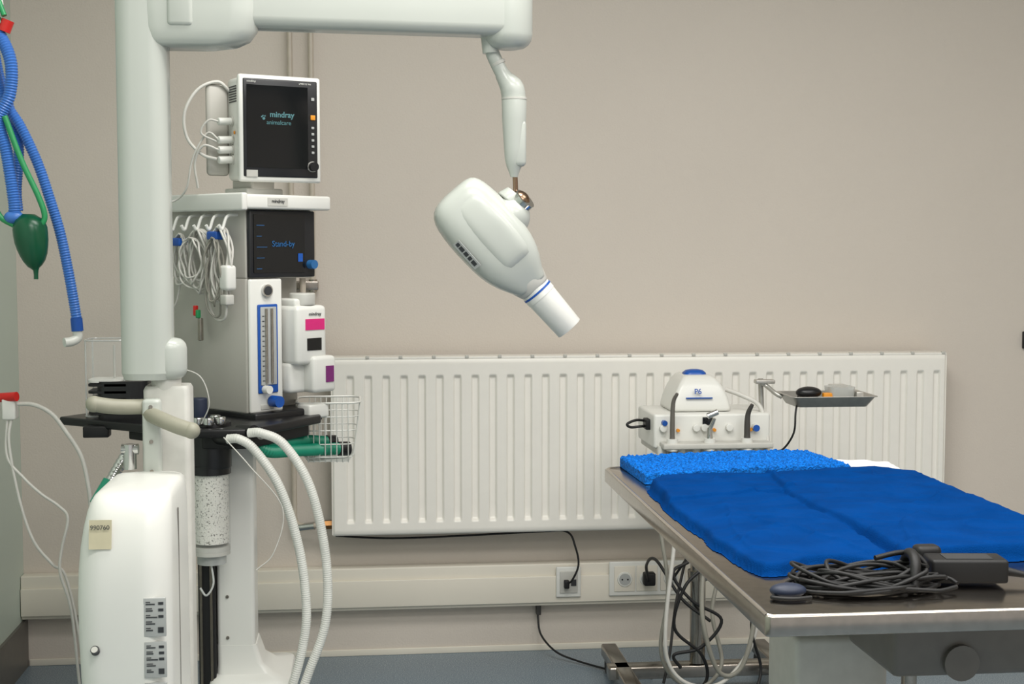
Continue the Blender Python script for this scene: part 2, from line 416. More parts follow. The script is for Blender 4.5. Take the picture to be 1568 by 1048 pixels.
# ---------------- anaesthesia machine ----------------
group('anesthesia_machine',(-0.273,3.40,0))
ang=math.radians(42)
XF=Matrix.Translation((-0.273,3.40,0))@Matrix.Rotation(ang,4,'Z')
box('body_upper',0.0,0.205,0.0,0.30,1.312,1.478,'grey',0.004)
box('body_lower',0.0,0.101,0.0,0.30,0.986,1.314,'grey',0.006)
box('body_rear',0.09,0.205,0.06,0.30,0.986,1.314,'grey',0.004)
box('front_fascia',0.001,0.100,-0.012,0.0,0.988,1.312,'white',0.006)
box('display_bezel',0.002,0.203,-0.014,0.0,1.314,1.476,'frame',0.004)
box('display_glass',0.012,0.168,-0.0165,-0.013,1.326,1.466,'screen')
text('display_text','Stand-by',(0.10,-0.018,1.395),(1,0,0),(0,0,1),0.020,'txtb')
box('display_key',0.146,0.160,-0.018,-0.016,1.352,1.372,'blue')
cyl('display_knob',(0.185,-0.013,1.345),(0.185,-0.033,1.345),0.011,'txtb')
for k in range(5): box('status_line',0.02,0.035+0.008*(k%3),-0.0175,-0.0163,1.335+0.026*k,1.3362+0.026*k,'txtb')
# shelf
box('top_shelf',-0.02,0.238,-0.035,0.30,1.478,1.513,'white',0.006)
box('shelf_label',0.04,0.10,-0.0365,-0.0345,1.486,1.505,'lgrey')
text('shelf_text','mindray',(0.07,-0.0375,1.497),(1,0,0),(0,0,1),0.012,'dark')
box('shelf_rail',-0.035,-0.018,-0.036,0.33,1.474,1.516,'white',0.005)
# flow meter
cyl('pressure_gauge_rim',(0.05,-0.012,1.283),(0.05,-0.020,1.283),0.015,'chrome')
cyl('pressure_gauge',(0.05,-0.019,1.283),(0.05,-0.0215,1.283),0.011,'dark')
box('flowmeter_frame',0.022,0.082,-0.0165,-0.011,1.035,1.250,'blue',0.003)
box('flowmeter_window',0.028,0.076,-0.019,-0.0155,1.055,1.244,'glabel',0.002)
for cx in(0.043,0.060): 
    cyl('flow_tube',(cx,-0.021,1.06),(cx,-0.021,1.24),0.0035,'steel',seg=10)
for k in range(14): box('flow_tick',0.032,0.038,-0.0198,-0.0188,1.065+0.012*k,1.067+0.012*k,'dark')
cyl('flow_knob_blue',(0.062,-0.016,1.015),(0.062,-0.045,1.015),0.014,'blue')
cyl('flow_knob_white',(0.04,-0.016,1.045),(0.04,-0.035,1.045),0.010,'white')
box('flush_button',0.03,0.07,-0.014,-0.010,0.995,1.008,'lgrey',0.002)
# vaporizer
box('vaporizer_body',0.108,0.205,-0.055,0.05,1.10,1.245,'white',0.012)
box('vaporizer_cap',0.115,0.165,-0.04,0.04,1.24,1.262,'white',0.006)
box('vaporizer_label',0.135,0.195,-0.0565,-0.054,1.185,1.212,'pink')
box('vaporizer_gauge',0.14,0.185,-0.0565,-0.054,1.135,1.165,'screen')
box('vaporizer_lower',0.105,0.19,-0.03,0.05,1.03,1.105,'white',0.01)
box('filler_block',0.15,0.225,-0.065,-0.01,1.03,1.12,'white',0.01)
box('filler_label',0.19,0.215,-0.067,-0.064,1.055,1.095,'violet')
text('vaporizer_text','mindray',(0.165,-0.0565,1.224),(1,0,0),(0,0,1),0.012,'dark')
cyl('vaporizer_dial',(0.155,-0.02,1.245),(0.155,-0.02,1.275),0.032,'lgrey',bev=0.004)
cyl('mixer_tube',(0.19,0.02,1.26),(0.19,0.02,1.31),0.008,'pipe')
# below body
box('hose_block',0.0,0.21,-0.03,0.2,0.955,0.99,'black',0.006)
box('gcx_rail_arm',0.15,0.215,-0.05,0.0,0.965,1.0,'white',0.006)
# monitor bracket
box('monitor_bracket',0.03,0.14,0.03,0.12,1.512,1.53,'lgrey',0.004)
box('monitor_bracket_pad',0.045,0.115,0.03,0.11,1.525,1.552,'grey',0.006)
# cable hooks on the side
for k in range(5):
    yy=0.03+0.05*k
    tube('cable_hook',[(0.0,yy,1.465),(-0.03,yy,1.46),(-0.045,yy,1.43),(-0.055,yy,1.44)],0.004,'white')
def loopc(name,y,zt,w,h,x,m='cable',r=0.0035,n=3):
    P=[]
    ph=random.uniform(0,6)
    for k in range(n*16+1):
        a=2*math.pi*k/16; t=k/16
        P.append((x-0.006*math.sin(k*1.3)-0.0015*k/8, y+w*math.sin(a)*(1+0.22*math.sin(t*2.3+ph)), zt-h*(1+0.12*math.sin(t*1.7+ph))+h*math.cos(a)*(1+0.12*math.sin(t*1.7+ph))))
    tube(name,P,r,m,8,4)
loopc('patient_cable_coil',0.045,1.435,0.034,0.082,-0.03,n=5,r=.0028)
loopc('patient_cable_coil',0.13,1.43,0.038,0.07,-0.03,n=5,r=.0028)
loopc('patient_cable_coil',0.215,1.42,0.028,0.06,-0.03,n=3,r=.0028)
loopc('ecg_cable_coil',0.06,1.41,0.030,0.085,-0.045,m='gcable',n=3,r=0.0025)
loopc('ecg_cable_coil',0.15,1.41,0.045,0.055,-0.045,m='cable',n=3,r=0.0025)
tube('hanging_cable',[(-0.03,0.06,1.38),(-0.035,0.10,1.28),(-0.035,0.08,1.22),(-0.04,0.03,1.22),(-0.04,0.02,1.29)],0.003,'cable')
tube('hanging_cable',[(-0.03,0.2,1.38),(-0.035,0.23,1.26),(-0.035,0.27,1.2),(-0.03,0.25,1.05),(-0.03,0.28,0.98)],0.0025,'cable')
box('velcro_tie',-0.052,-0.018,0.045,0.085,1.405,1.425,'blue',0.004)
box('velcro_tie',-0.052,-0.018,0.195,0.235,1.39,1.41,'blue',0.004)
box('cable_plug',-0.055,-0.025,0.0,0.035,1.285,1.345,'white',0.008)
box('cable_plug_connector',-0.055,-0.03,0.005,0.03,1.25,1.275,'lgrey',0.004)
box('lead_clip_red',-0.04,-0.03,0.150,0.160,1.22,1.245,'red',0.002)
box('lead_clip_green',-0.04,-0.03,0.140,0.150,1.215,1.235,'green',0.002)
box('lead_clip_steel',-0.04,-0.03,0.13,0.142,1.16,1.215,'steel',0.002)
XF=Id
# work tray (world layout)
prism('work_tray',[(-.735,3.50),(-.37,3.215),(-.25,3.215),(-.10,3.46),(-.12,3.72),(-.45,3.90)],0.955,0.975,'black',0.005)
prism('tray_underframe',[(-.56,3.44),(-.36,3.25),(-.26,3.24),(-.13,3.46),(-.15,3.68),(-.42,3.78)],0.925,0.958,'blackr',0.004)
box('tray_clip',-.66,-.60,3.40,3.44,0.935,0.962,'blackr',0.003)
cyl('breathing_block',(-.350,3.30,0.875),(-.350,3.30,0.985),0.047,'black',bev=0.004)
for k,(cx,cy) in enumerate(((-.375,3.26),(-.35,3.25),(-.325,3.265),(-.34,3.30))): cyl('valve_dome',(cx,cy,0.98),(cx,cy,0.998),0.013,'chrome',bev=0.003)
cyl('knob_blue_cap',(-.38,3.33,0.98),(-.38,3.33,1.035),0.02,'dkbl',bev=0.003)
cyl('hose_port',(-.33,3.26,0.95),(-.29,3.21,0.953),0.016,'black')
cyl('hose_port',(-.28,3.26,0.965),(-.245,3.215,0.968),0.016,'black')
cyl('port_symbol',(-.228,3.206,0.962),(-.2285,3.212,0.962),0.010,'lgrey')
cyl('port_symbol_center',(-.2278,3.2045,0.962),(-.2285,3.212,0.962),0.0075,'black')
# absorber canister
cyl('absorber_granules',(-.352,3.30,0.70),(-.352,3.30,0.865),0.041,'gran')
cyl('absorber_canister',(-.352,3.30,0.68),(-.352,3.30,0.875),0.0445,'clear',bev=0.003)
cyl('absorber_top_ring',(-.352,3.30,0.862),(-.352,3.30,0.882),0.047,'black')
cyl('absorber_base',(-.352,3.30,0.672),(-.352,3.30,0.692),0.043,'lgrey')
cyl('absorber_drain',(-.352,3.30,0.650),(-.352,3.30,0.675),0.034,'clearedge')
tube('absorber_tube',[(-.352,3.28,.655),(-.345,3.26,.61),(-.36,3.25,.585),(-.375,3.26,.60)],.0025,'clearedge')
box('black_pole',-.392,-.352,3.36,3.41,0.06,0.95,'blackr',0.003)
box('pole_strip_left',-.388,-.382,3.355,3.362,0.06,0.90,'steel')
box('pole_strip_right',-.364,-.358,3.355,3.362,0.06,0.90,'steel')
rloft('machine_column',[(-.305,3.43,0.045,0.055,0.01,0.10),(-.305,3.43,0.045,0.055,0.01,0.955)],'white')
for z in(.85,.70,.55,.45): cyl('column_bolt',(-.325,3.376,z),(-.325,3.372,z),.004,'steel',seg=10)
rloft('machine_base',[(-.27,3.46,0.10,0.13,0.03,0.06),(-.27,3.46,0.10,0.13,0.03,0.335),(-.272,3.46,0.095,0.12,0.03,0.350),(-.285,3.445,0.068,0.08,0.02,0.362),(-.297,3.435,0.054,0.062,0.014,0.385),(-.304,3.43,0.047,0.056,0.012,0.43)],'white')
for cx in(-.34,-.19):
    for cy in(3.36,3.56): cyl('castor',(cx-.015,cy,0.032),(cx+.015,cy,0.032),0.032,'blackr')
# bellows
rloft('bellows_dome',[(-.615,3.50,0.050,0.050,0.02,z) for z in(0.975,1.165)],'clear')
for z in(0.980,1.163):
    L=[Vector(p) for p in rrect(-.615,3.50,0.050,0.050,0.02,z)]; L.append(L[0]); sweep('dome_rim',L,0.0022,'clearedge',6,cap=False)
for px,py in((-.660,3.455),(-.570,3.455),(-.66,3.545),(-.57,3.545)): cyl('dome_edge',(px,py,.98),(px,py,1.163),0.002,'clearedge',seg=8)
rloft('bellows_base_cup',[(-.575,3.49,0.060,0.05,0.02,z) for z in(0.975,1.065)],'black')
for k in range(5): rloft('bellows_rib',[(-.60,3.49,0.056,0.050,0.02,0.985+0.017*k),(-.60,3.49,0.056,0.050,0.02,0.991+0.017*k)],'blackr')
rloft('bellows_disc',[(-.615,3.49,0.042,0.045,0.02,1.062),(-.615,3.49,0.042,0.045,0.02,1.068)],'white')
cyl('bellows_post',(-.60,3.50,1.066),(-.60,3.50,1.15),0.003,'lgrey')
# white hoses
corr('breathing_hose_white',[(-.302,3.20,.955),(-.275,3.19,.955),(-.240,3.19,.928),(-.186,3.19,.842),(-.145,3.2,.700),(-.130,3.2,.562),(-.139,3.2,.474),(-.165,3.2,.38),(-.20,3.22,.30)],0.0105,'whose',0.005,0.035)
corr('breathing_hose_white',[(-.255,3.20,.968),(-.225,3.19,.968),(-.175,3.19,.940),(-.118,3.19,.842),(-.085,3.2,.68),(-.086,3.2,.533),(-.125,3.2,.415),(-.16,3.2,.33),(-.20,3.22,.30)],0.0105,'whose',0.005,0.035)
tube('clear_sampling_line',[(-.31,3.19,.96),(-.25,3.15,.90),(-.18,3.17,.80),(-.20,3.17,.70),(-.24,3.17,.66)],0.0014,'cable')
tube('clear_sampling_line',[(-.42,3.2,1.12),(-.36,3.18,1.10),(-.34,3.18,1.04),(-.36,3.2,0.99)],0.0014,'cable')
corr('elbow_sleeve',[(-.49,2.98,0.955),(-.505,2.97,0.93),(-.52,2.95,0.90)],0.012,'chrome',0.01,0.05)
cyl('teal_connector',(-.52,2.95,0.905),(-.545,2.93,0.86),0.014,'mint')
# wire basket
bx0,bx1,by0,by1=-.165,-.005,3.50,3.66
for k,z in enumerate((1.0,0.965,0.93,0.895,0.862)):
    ins=0.0045*k
    L=[Vector(p) for p in rrect((bx0+bx1)/2,(by0+by1)/2,(bx1-bx0)/2-ins,(by1-by0)/2-ins,0.03,z,5)]; L.append(L[0])
    sweep('basket_ring',L,0.0028 if k==0 else 0.0016,'whose',6,cap=False)
for k in range(8):
    x=bx0+.03+(bx1-bx0-.06)*k/7
    sweep('basket_wire',[(x,by0,1.0),(x,by0+.016,.87),(x,by0+.03,.848),(x,by1-.03,.848),(x,by1-.016,.87),(x,by1,1.0)],.0016,'whose',6)
for k in range(6):
    y=by0+.03+(by1-by0-.06)*k/5
    sweep('basket_wire',[(bx0,y,1.0),(bx0+.016,y,.87),(bx0+.03,y,.85),(bx1-.03,y,.85),(bx1-.016,y,.87),(bx1,y,1.0)],.0016,'whose',6)
tube('basket_arm',[(bx0,3.6,0.998),(-.22,3.6,0.99)],0.006,'lgrey')
corr('green_corrugated_hose',[(-.25,3.30,.925),(-.215,3.34,.905),(-.17,3.42,.895),(-.11,3.52,.882),(-.06,3.57,.876)],0.014,'mint',0.009,0.14)
cyl('green_hose_end',(-.062,3.57,.876),(-.035,3.585,.874),0.018,'black')
corr('green_corrugated_hose',[(-.23,3.33,.925),(-.17,3.44,.915),(-.13,3.55,.90),(-.09,3.60,.89)],0.013,'mint',0.009,0.14)
cyl('green_hose_end',(-.092,3.60,.89),(-.07,3.615,.888),0.017,'black')

# ---------------- patient monitor ----------------
group('patient_monitor',(-0.2,3.45,1.55))
XF=Matrix.Translation((-0.285,3.42,0))@Matrix.Rotation(math.radians(24),4,'Z')
box('monitor_housing',0.0,0.200,0.004,0.092,1.548,1.795,'white',0.012)
box('monitor_front_frame',-0.004,0.204,-0.008,0.010,1.544,1.799,'white',0.006)
box('monitor_bezel',0.006,0.194,-0.0105,-0.006,1.556,1.789,'frame',0.003)
box('monitor_glass',0.014,0.169,-0.012,-0.010,1.578,1.774,'screen')
text('monitor_text','mindray',(0.102,-0.013,1.705),(1,0,0),(0,0,1),0.019,'txt',True)
text('monitor_text','animalcare',(0.094,-0.013,1.686),(1,0,0),(0,0,1),0.0145,'txt')
for (dx,dz,rr_) in((0,0,.0035),(-.005,.004,.0018),(-.002,.0065,.0018),(.003,.006,.0018)): sweep('paw_dot',[(0.056+dx,-0.0115,1.695+dz),(0.056+dx,-0.013,1.695+dz)],rr_,'txt',10)
text('monitor_brand','mindray',(0.026,-0.0115,1.782),(1,0,0),(0,0,1),0.007,'white')
text('monitor_model','uMEC12 Vet',(0.162,-0.0115,1.782),(1,0,0),(0,0,1),0.006,'white')
box('alarm_key',0.176,0.188,-0.013,-0.010,1.696,1.708,'orange',0.001)
for k in range(5): box('soft_key',0.178,0.185,-0.013,-0.010,1.614+0.015*k,1.620+0.015*k,'glabel',0.001)
box('power_led_key',0.178,0.186,-0.013,-0.010,1.742,1.75,'glabel',0.001)
cyl('rotary_knob',(0.180,-0.010,1.583),(0.180,-0.026,1.583),0.011,'black')
cyl('rotary_knob_ring',(0.180,-0.010,1.583),(0.180,-0.012,1.583),0.013,'lgrey')
box('inventory_tag',0.012,0.04,-0.0115,-0.008,1.556,1.572,'lgrey')
box('carry_handle',0.03,0.17,0.03,0.07,1.795,1.802,'white',0.004)
for k,z in enumerate((1.598,1.622,1.646,1.69)):
    cyl('cable_connector',(-0.002,0.05,z),(-0.038,0.045,z-0.002),0.009,'white',bev=0.002)
    cyl('connector_socket',(0.0,0.05,z),(-0.004,0.05,z),0.012,'lgrey')
for k in range(7): box('speaker_slot',-0.0015,0.001,0.02,0.07,1.735+0.006*k,1.738+0.006*k,'dark')
cyl('side_indicator',(-0.002,0.03,1.662),(-0.004,0.03,1.662),0.004,'orange')
tube('nibp_hose',[(0.0,0.07,1.765),(-0.03,0.07,1.785),(-0.075,0.08,1.765),(-0.105,0.09,1.71),(-0.10,0.09,1.65),(-0.07,0.07,1.61),(-0.04,0.05,1.598)],0.0040,'cable')
tube('spo2_cable',[(-0.036,0.045,1.62),(-0.07,0.06,1.63),(-0.085,0.08,1.59),(-0.075,0.09,1.53)],0.003,'cable')
tube('ecg_cable',[(-0.036,0.045,1.644),(-0.06,0.06,1.66),(-0.09,0.08,1.60),(-0.10,0.1,1.53),(-0.12,0.13,1.50),(-0.15,0.14,1.50)],0.0025,'cable')
tube('temp_cable',[(-0.036,0.045,1.688),(-0.06,0.05,1.69),(-0.075,0.06,1.66),(-0.04,0.05,1.64)],0.0025,'cable')
box('side_plate',-0.055,0.0,0.075,0.09,1.56,1.78,'grey',0.01)
XF=Id

# ---------------- breathing circuit hanging on left wall ----------------
group('breathing_circuit',(-0.8,3.3,1.5))
c1=[(-.835,3.30,1.905),(-.80,3.29,1.86),(-.776,3.28,1.80),(-.78,3.28,1.73),(-.805,3.28,1.67),(-.79,3.28,1.60),(-.777,3.28,1.50),(-.775,3.28,1.465)]
corr('blue_corrugated_hose',c1,0.0135,'bluehose',0.006,0.08)
c2=[(-.825,3.31,1.87),(-.82,3.31,1.80),(-.80,3.31,1.72),(-.765,3.31,1.66),(-.73,3.31,1.58),(-.705,3.31,1.50),(-.683,3.31,1.42),(-.668,3.31,1.34),(-.657,3.31,1.27),(-.650,3.31,1.22)]
corr('blue_corrugated_hose',c2,0.0115,'bluehose',0.006,0.08)
c3=[(-.83,3.33,1.88),(-.815,3.33,1.78),(-.79,3.33,1.69),(-.775,3.33,1.62),(-.782,3.33,1.52),(-.78,3.33,1.47)]
corr('blue_corrugated_hose',c3,0.0115,'bluehose',0.006,0.08)
cyl('hose_cuff_blue',(-.651,3.31,1.225),(-.649,3.31,1.195),0.0135,'blue')
tube('white_elbow',[(-.649,3.31,1.197),(-.649,3.31,1.180),(-.660,3.30,1.172),(-.675,3.29,1.170)],0.011,'whose')
ball('hose_coil_end',(-.777,3.28,1.455),0.022,'bluehose',(1,0.8,0.7))
tube('green_tube',[(-.82,3.29,1.70),(-.822,3.28,1.60),(-.826,3.28,1.52),(-.81,3.28,1.46),(-.775,3.28,1.435)],0.0065,'green')
tube('green_tube',[(-.79,3.27,1.68),(-.755,3.27,1.58),(-.72,3.27,1.50),(-.708,3.27,1.455),(-.725,3.27,1.432),(-.76,3.28,1.435)],0.0065,'green')
sweep('reservoir_bag',catmull([(-.745,3.28,1.462),(-.745,3.28,1.45),(-.743,3.28,1.43),(-.74,3.28,1.40),(-.736,3.28,1.37),(-.734,3.28,1.345),(-.732,3.28,1.335),(-.732,3.28,1.315)],2),[.014,.022,.030,.035,.038,.038,.037,.034,.030,.024,.016,.009,.006,.005,.005],'dgreen',24)
cyl('red_cap',(-.782,3.29,1.895),(-.792,3.29,1.87),0.014,'red')
tube('green_connector',[(-.83,3.29,1.91),(-.81,3.29,1.90),(-.80,3.29,1.885)],0.010,'dgreen')
tube('green_connector',[(-.81,3.30,1.96),(-.80,3.295,1.93),(-.79,3.29,1.905)],0.006,'green')
tube('hanging_bracket',[(LX,3.31,1.95),(-.95,3.31,1.955),(-.82,3.31,1.95),(-.80,3.31,1.93)],0.006,'whose')
cyl('blue_stub',(-.835,3.30,1.97),(-.83,3.30,1.86),0.010,'bluehose')

group('suction_line',(-.85,3.35,1.0))
cyl('gas_outlet',(LX,3.4,1.02),(-.85,3.4,1.02),0.018,'white')
cyl('gas_outlet_red_cap',(-.855,3.38,1.035),(-.80,3.36,1.04),0.011,'red')
box('outlet_connector',-.835,-.805,3.36,3.40,0.985,1.035,'white',0.004)
tube('white_line',[(-.80,3.37,1.022),(-.76,3.36,1.02),(-.72,3.35,1.00),(-.69,3.35,.96),(-.655,3.35,.90),(-.64,3.35,.83),(-.635,3.35,.78)],0.005,'cable')
tube('white_line',[(-.825,3.37,.99),(-.825,3.36,.90),(-.79,3.36,.85),(-.75,3.36,.81),(-.71,3.36,.78),(-.69,3.36,.75),(-.705,3.36,.68),(-.71,3.36,.62),(-.69,3.38,.52),(-.68,3.42,.30),(-.66,3.45,.12),(-.60,3.5,.01)],0.0035,'cable')
tube('white_line',[(-.815,3.37,.99),(-.82,3.36,.93),(-.80,3.36,.80),(-.77,3.36,.70),(-.73,3.37,.64),(-.70,3.38,.60),(-.67,3.4,.40),(-.64,3.45,.01)],0.0035,'cable')

# ---------------- examination table ----------------
group('examination_table',(0.88,2.52,0))
tx0,tx1,ty0,ty1=0.552,1.20,1.857,3.18
def outline(i,c1,c2):
    return [(tx0+i,ty0+i+c1),(tx0+i+c1,ty0+i),(tx1-i-c1,ty0+i),(tx1-i,ty0+i+c1),(tx1-i,ty1-i-c2),(tx1-i-c2*.3,ty1-i-c2*.3),(tx1-i-c2,ty1-i),(tx0+i+c2,ty1-i),(tx0+i+c2*.3,ty1-i-c2*.3),(tx0+i,ty1-i-c2)]
prism('table_top',outline(0,0.006,0.03),0.850,0.880,'steel',0.003)
lip=outline(0.005,0.006,0.03); lip=[Vector((p[0],p[1],0.8768)) for p in lip]; lip.append(lip[0])
sweep('rolled_lip',lip,0.0048,'steelrim',8,cap=False)
box('table_subframe',0.62,1.13,2.0,3.0,0.815,0.850,'dgrey',0.004)
box('actuator_cover',0.87,1.13,2.20,2.42,0.675,0.815,'mgrey',0.012)
cyl('actuator_hub',(0.985,2.19,0.70),(0.985,2.205,0.70),0.03,'mgrey')
box('lift_column_outer',0.80,0.98,2.50,2.68,0.10,0.66,'lgrey',0.012)
box('lift_column_inner',0.825,0.955,2.525,2.655,0.64,0.82,'lgrey',0.006)
cyl('column_strut',(1.00,2.45,0.10),(1.00,2.45,0.70),0.014,'steel')
box('table_foot',0.62,1.14,2.30,2.95,0.04,0.10,'lgrey',0.015)
for cx in(0.66,1.10):
    for cy in(2.36,2.88): cyl('castor',(cx-.015,cy,0.03),(cx+.015,cy,0.03),0.03,'blackr')

# foam pad
group('foam_pad',(0.82,3.06,0.9))
P4=[Vector((0.600,2.925)),Vector((1.075,2.985)),Vector((1.045,3.205)),Vector((0.592,3.175))]
def bil(a,b): 
    return P4[0].lerp(P4[1],a).lerp(P4[3].lerp(P4[2],a),b)
def gridshell(name,fn,NX,NY,zb,m):
    vt=[];vb=[];faces=[]
    for j in range(NY+1):
        for i in range(NX+1):
            p,z=fn(i/NX,j/NY); vt.append((p.x,p.y,z))
    n=len(vt)
    vb=[(v[0],v[1],zb) for v in vt]
    W=NX+1
    for j in range(NY):
        for i in range(NX):
            a=j*W+i; faces.append((a,a+1,a+W+1,a+W)); faces.append((n+a,n+a+W,n+a+W+1,n+a+1))
    for i in range(NX): faces.append((i,n+i,n+i+1,i+1)); a=NY*W+i; faces.append((a,a+1,n+a+1,n+a))
    for j in range(NY): a=j*W; faces.append((a,a+W,n+a+W,n+a)); a=j*W+NX; faces.append((a,n+a,n+a+W,a+W))
    me=bpy.data.meshes.new(name); me.from_pydata(vt+vb,[],faces); me.update(); return link(name,me,m,smooth=False)
def padf(a,b):
    p=bil(a,b); n1=noise.noise(Vector((p.x*130,p.y*130,1)))*0.0065
    e=min(a*2,(1-a)*2,b,(1-b)); return p,0.908-0.004*(1-sm(e/0.02))+n1+0.003*math.sin(p.x*9)
gridshell('pad_body',padf,220,100,0.8815,'foam')

# folded fleece
group('folded_fleece_blanket',(0.88,2.5,0.9))
poly=[(.60,2.13),(.615,2.085),(.645,2.085),(.70,2.14),(.76,2.135),(.81,2.09),(.835,2.075),(.86,2.13),(1.0,2.14),(1.185,2.16),(1.19,2.5),(1.185,2.88),(1.12,2.965),(1.0,2.95),(.90,2.925),(.84,2.90),(.72,2.915),(.63,2.90),(.592,2.85),(.582,2.6),(.592,2.3)]
def sdist(x,y):
    ins=False; dm=9
    n=len(poly)
    for i in range(n):
        ax,ay=poly[i]; bx,by=poly[(i+1)%n]
        dx,dy=bx-ax,by-ay; t=max(0,min(1,((x-ax)*dx+(y-ay)*dy)/(dx*dx+dy*dy)))
        dm=min(dm,math.hypot(x-ax-t*dx,y-ay-t*dy))
        if (ay>y)!=(by>y) and x<(bx-ax)*(y-ay)/(by-ay)+ax: ins=not ins
    return dm if ins else -dm
GX,GY=230,340; gx0,gx1,gy0,gy1=.560,1.20,2.05,3.0
def ridge(x,y,ax,ay,bx,by,wd,h):
    dx,dy=bx-ax,by-ay; L2=dx*dx+dy*dy; t=((x-ax)*dx+(y-ay)*dy)/L2
    if t<-0.2 or t>1.2: return 0
    L=math.sqrt(L2); off=((x-ax)*dy-(y-ay)*dx)/L+0.014*math.sin(t*5+ax*20)
    env=sm((t+0.2)/0.4)*sm((1.2-t)/0.4)
    w_=wd if off>0 else wd*0.30
    return h*env*math.exp(-abs(off/w_)**1.5)
folds=[(.61,2.26,.84,2.38,.030,.006),(.61,2.44,.86,2.40,.016,.004),(.62,2.56,.86,2.47,.028,.005),(.66,2.80,.86,2.60,.026,.006),(.88,2.76,1.17,2.60,.030,.006),(.90,2.64,1.15,2.52,.016,.004),(.90,2.50,1.18,2.38,.030,.006),(.88,2.30,1.17,2.33,.022,.005),(.87,2.18,1.0,2.42,.018,.005),(.80,2.13,.70,2.48,.020,.005),(.92,2.90,1.12,2.76,.020,.005),(.63,2.13,.67,2.6,.018,.004),(1.02,2.20,1.18,2.24,.016,.004),(.84,2.86,1.05,2.84,.016,.006),(.70,2.88,.80,2.74,.016,.004),(1.0,2.45,1.12,2.62,.014,.004)]
V=[];Dd=[]
for j in range(GY+1):
    for i in range(GX+1):
        x=gx0+(gx1-gx0)*i/GX; y=gy0+(gy1-gy0)*j/GY
        dd=sdist(x,y)+0.008*noise.noise(Vector((x*12,y*12,3)))+0.002*noise.noise(Vector((x*50,y*50,9)))
        if dd<=0: z=0.8812
        else:
            r=0.010; k=min(1,dd/r); z=0.8812+0.019*math.sqrt(max(0,1-(1-k)**2))
            cx=.842+0.012*math.sin(y*9)
            open_=1-sm((y-2.28)/0.14)
            g=math.exp(-((x-cx)/0.009)**2)
            z-=0.017*g*open_*k; z-=0.003*g*(1-open_)*sm((2.85-y)/0.1)*k
            z+=0.008*sm((x-cx)/0.010)*k
            kk=sm(dd/0.04)
            z+=0.003*k*noise.noise(Vector((x*4,y*3,7)))
            for f_ in folds: z+=kk*ridge(x,y,*f_)
            wx=x+0.04*noise.noise(Vector((x*5,y*5,4))); wy=y+0.04*noise.noise(Vector((x*5,y*5,8)))
            q=abs(noise.noise(Vector((wx*7+wy*5,wy*13-wx*6,11))))
            z+=0.0028*kk*math.exp(-(q/0.07)**2)
            z+=0.0008*k*noise.noise(Vector((x*45,y*45,5)))
            z+=0.008*k*sm((y-(2.63+0.30*(x-.6)))/0.006)*sm((.87-x)/.012)
            z=max(z,0.8812+0.006*k)
        V.append((x,y,z)); Dd.append(dd)
F=[];W=GX+1
for j in range(GY):
    for i in range(GX):
        a=j*W+i
        if max(Dd[a],Dd[a+1],Dd[a+W],Dd[a+W+1])>-0.004: F.append((a,a+1,a+W+1,a+W))
me=bpy.data.meshes.new('fleece'); me.from_pydata(V,[],F); me.update()
o=link('fleece',me,'fleece')
group('paper_towel',(1.13,3.07,0.885))
def ptf(a,b):
    p=Vector((1.085+0.105*a+0.01*b,3.02+0.12*b-0.05*a)); return p,0.895+0.004*noise.noise(Vector((p.x*30,p.y*30,2)))
gridshell('towel_sheet',ptf,20,16,0.8815,'paper')

# cable bundle with adapter
group('power_adapter',(0.88,2.03,0.9))
obox('adapter_brick',(0.905,2.01,0.904),(1,-0.12,0),(0,1,0),(0.115,0.055,0.036),'blackr',0.005)
obox('adapter_label',(0.905,2.007,0.9225),(1,-0.12,0),(0,1,0),(0.07,0.035,0.0008),'dark')
cyl('strain_relief',(0.965,2.0,0.900),(0.995,1.99,0.895),0.007,'blackr',0.004)
tube('adapter_lead',[(0.99,1.99,.895),(1.03,1.98,.89),(1.07,2.03,.888),(1.10,1.98,.888),(1.06,1.93,.888),(1.02,1.96,.888)],0.0035,'blackr')
for k in range(16):
    cx=0.745+random.uniform(-.02,.02); cy=1.985+random.uniform(-.012,.012); ra=random.uniform(.065,.115); rb=random.uniform(.025,.05); th=random.uniform(-.25,.15)
    P=[]
    for a in range(0,15):
        t=a/14*2*math.pi*random.choice([0.96,1.0]); ex=ra*math.cos(t); ey=rb*math.sin(t)
        P.append((cx+ex*math.cos(th)-ey*math.sin(th),cy+ex*math.sin(th)+ey*math.cos(th),0.8865+0.0022*k*(0.6+0.4*math.sin(t*2+k))))
    tube('cable_loop',P,0.0032,'blackr',8,4)
tube('cable_tie_wrap',[(0.80,1.95,.885),(0.81,1.97,.925),(0.815,2.01,.928),(0.815,2.04,.885)],0.008,'blackr')
tube('adapter_cord',[(0.85,2.01,.905),(0.83,2.02,.925),(0.80,2.01,.93),(0.76,2.0,.925)],0.004,'blackr')
box('mains_plug',0.845,0.885,2.045,2.075,0.885,0.93,'blackr',0.008)
group('computer_mouse',(0.61,1.95,0.89))
ball('mouse_shell',(0.612,1.952,0.892),0.018,'dkbl',(1.5,1.0,0.6))
tube('mouse_lead',[(0.59,1.945,.886),(0.585,1.935,.886),(0.61,1.925,.886),(0.64,1.93,.886)],0.003,'blackr')

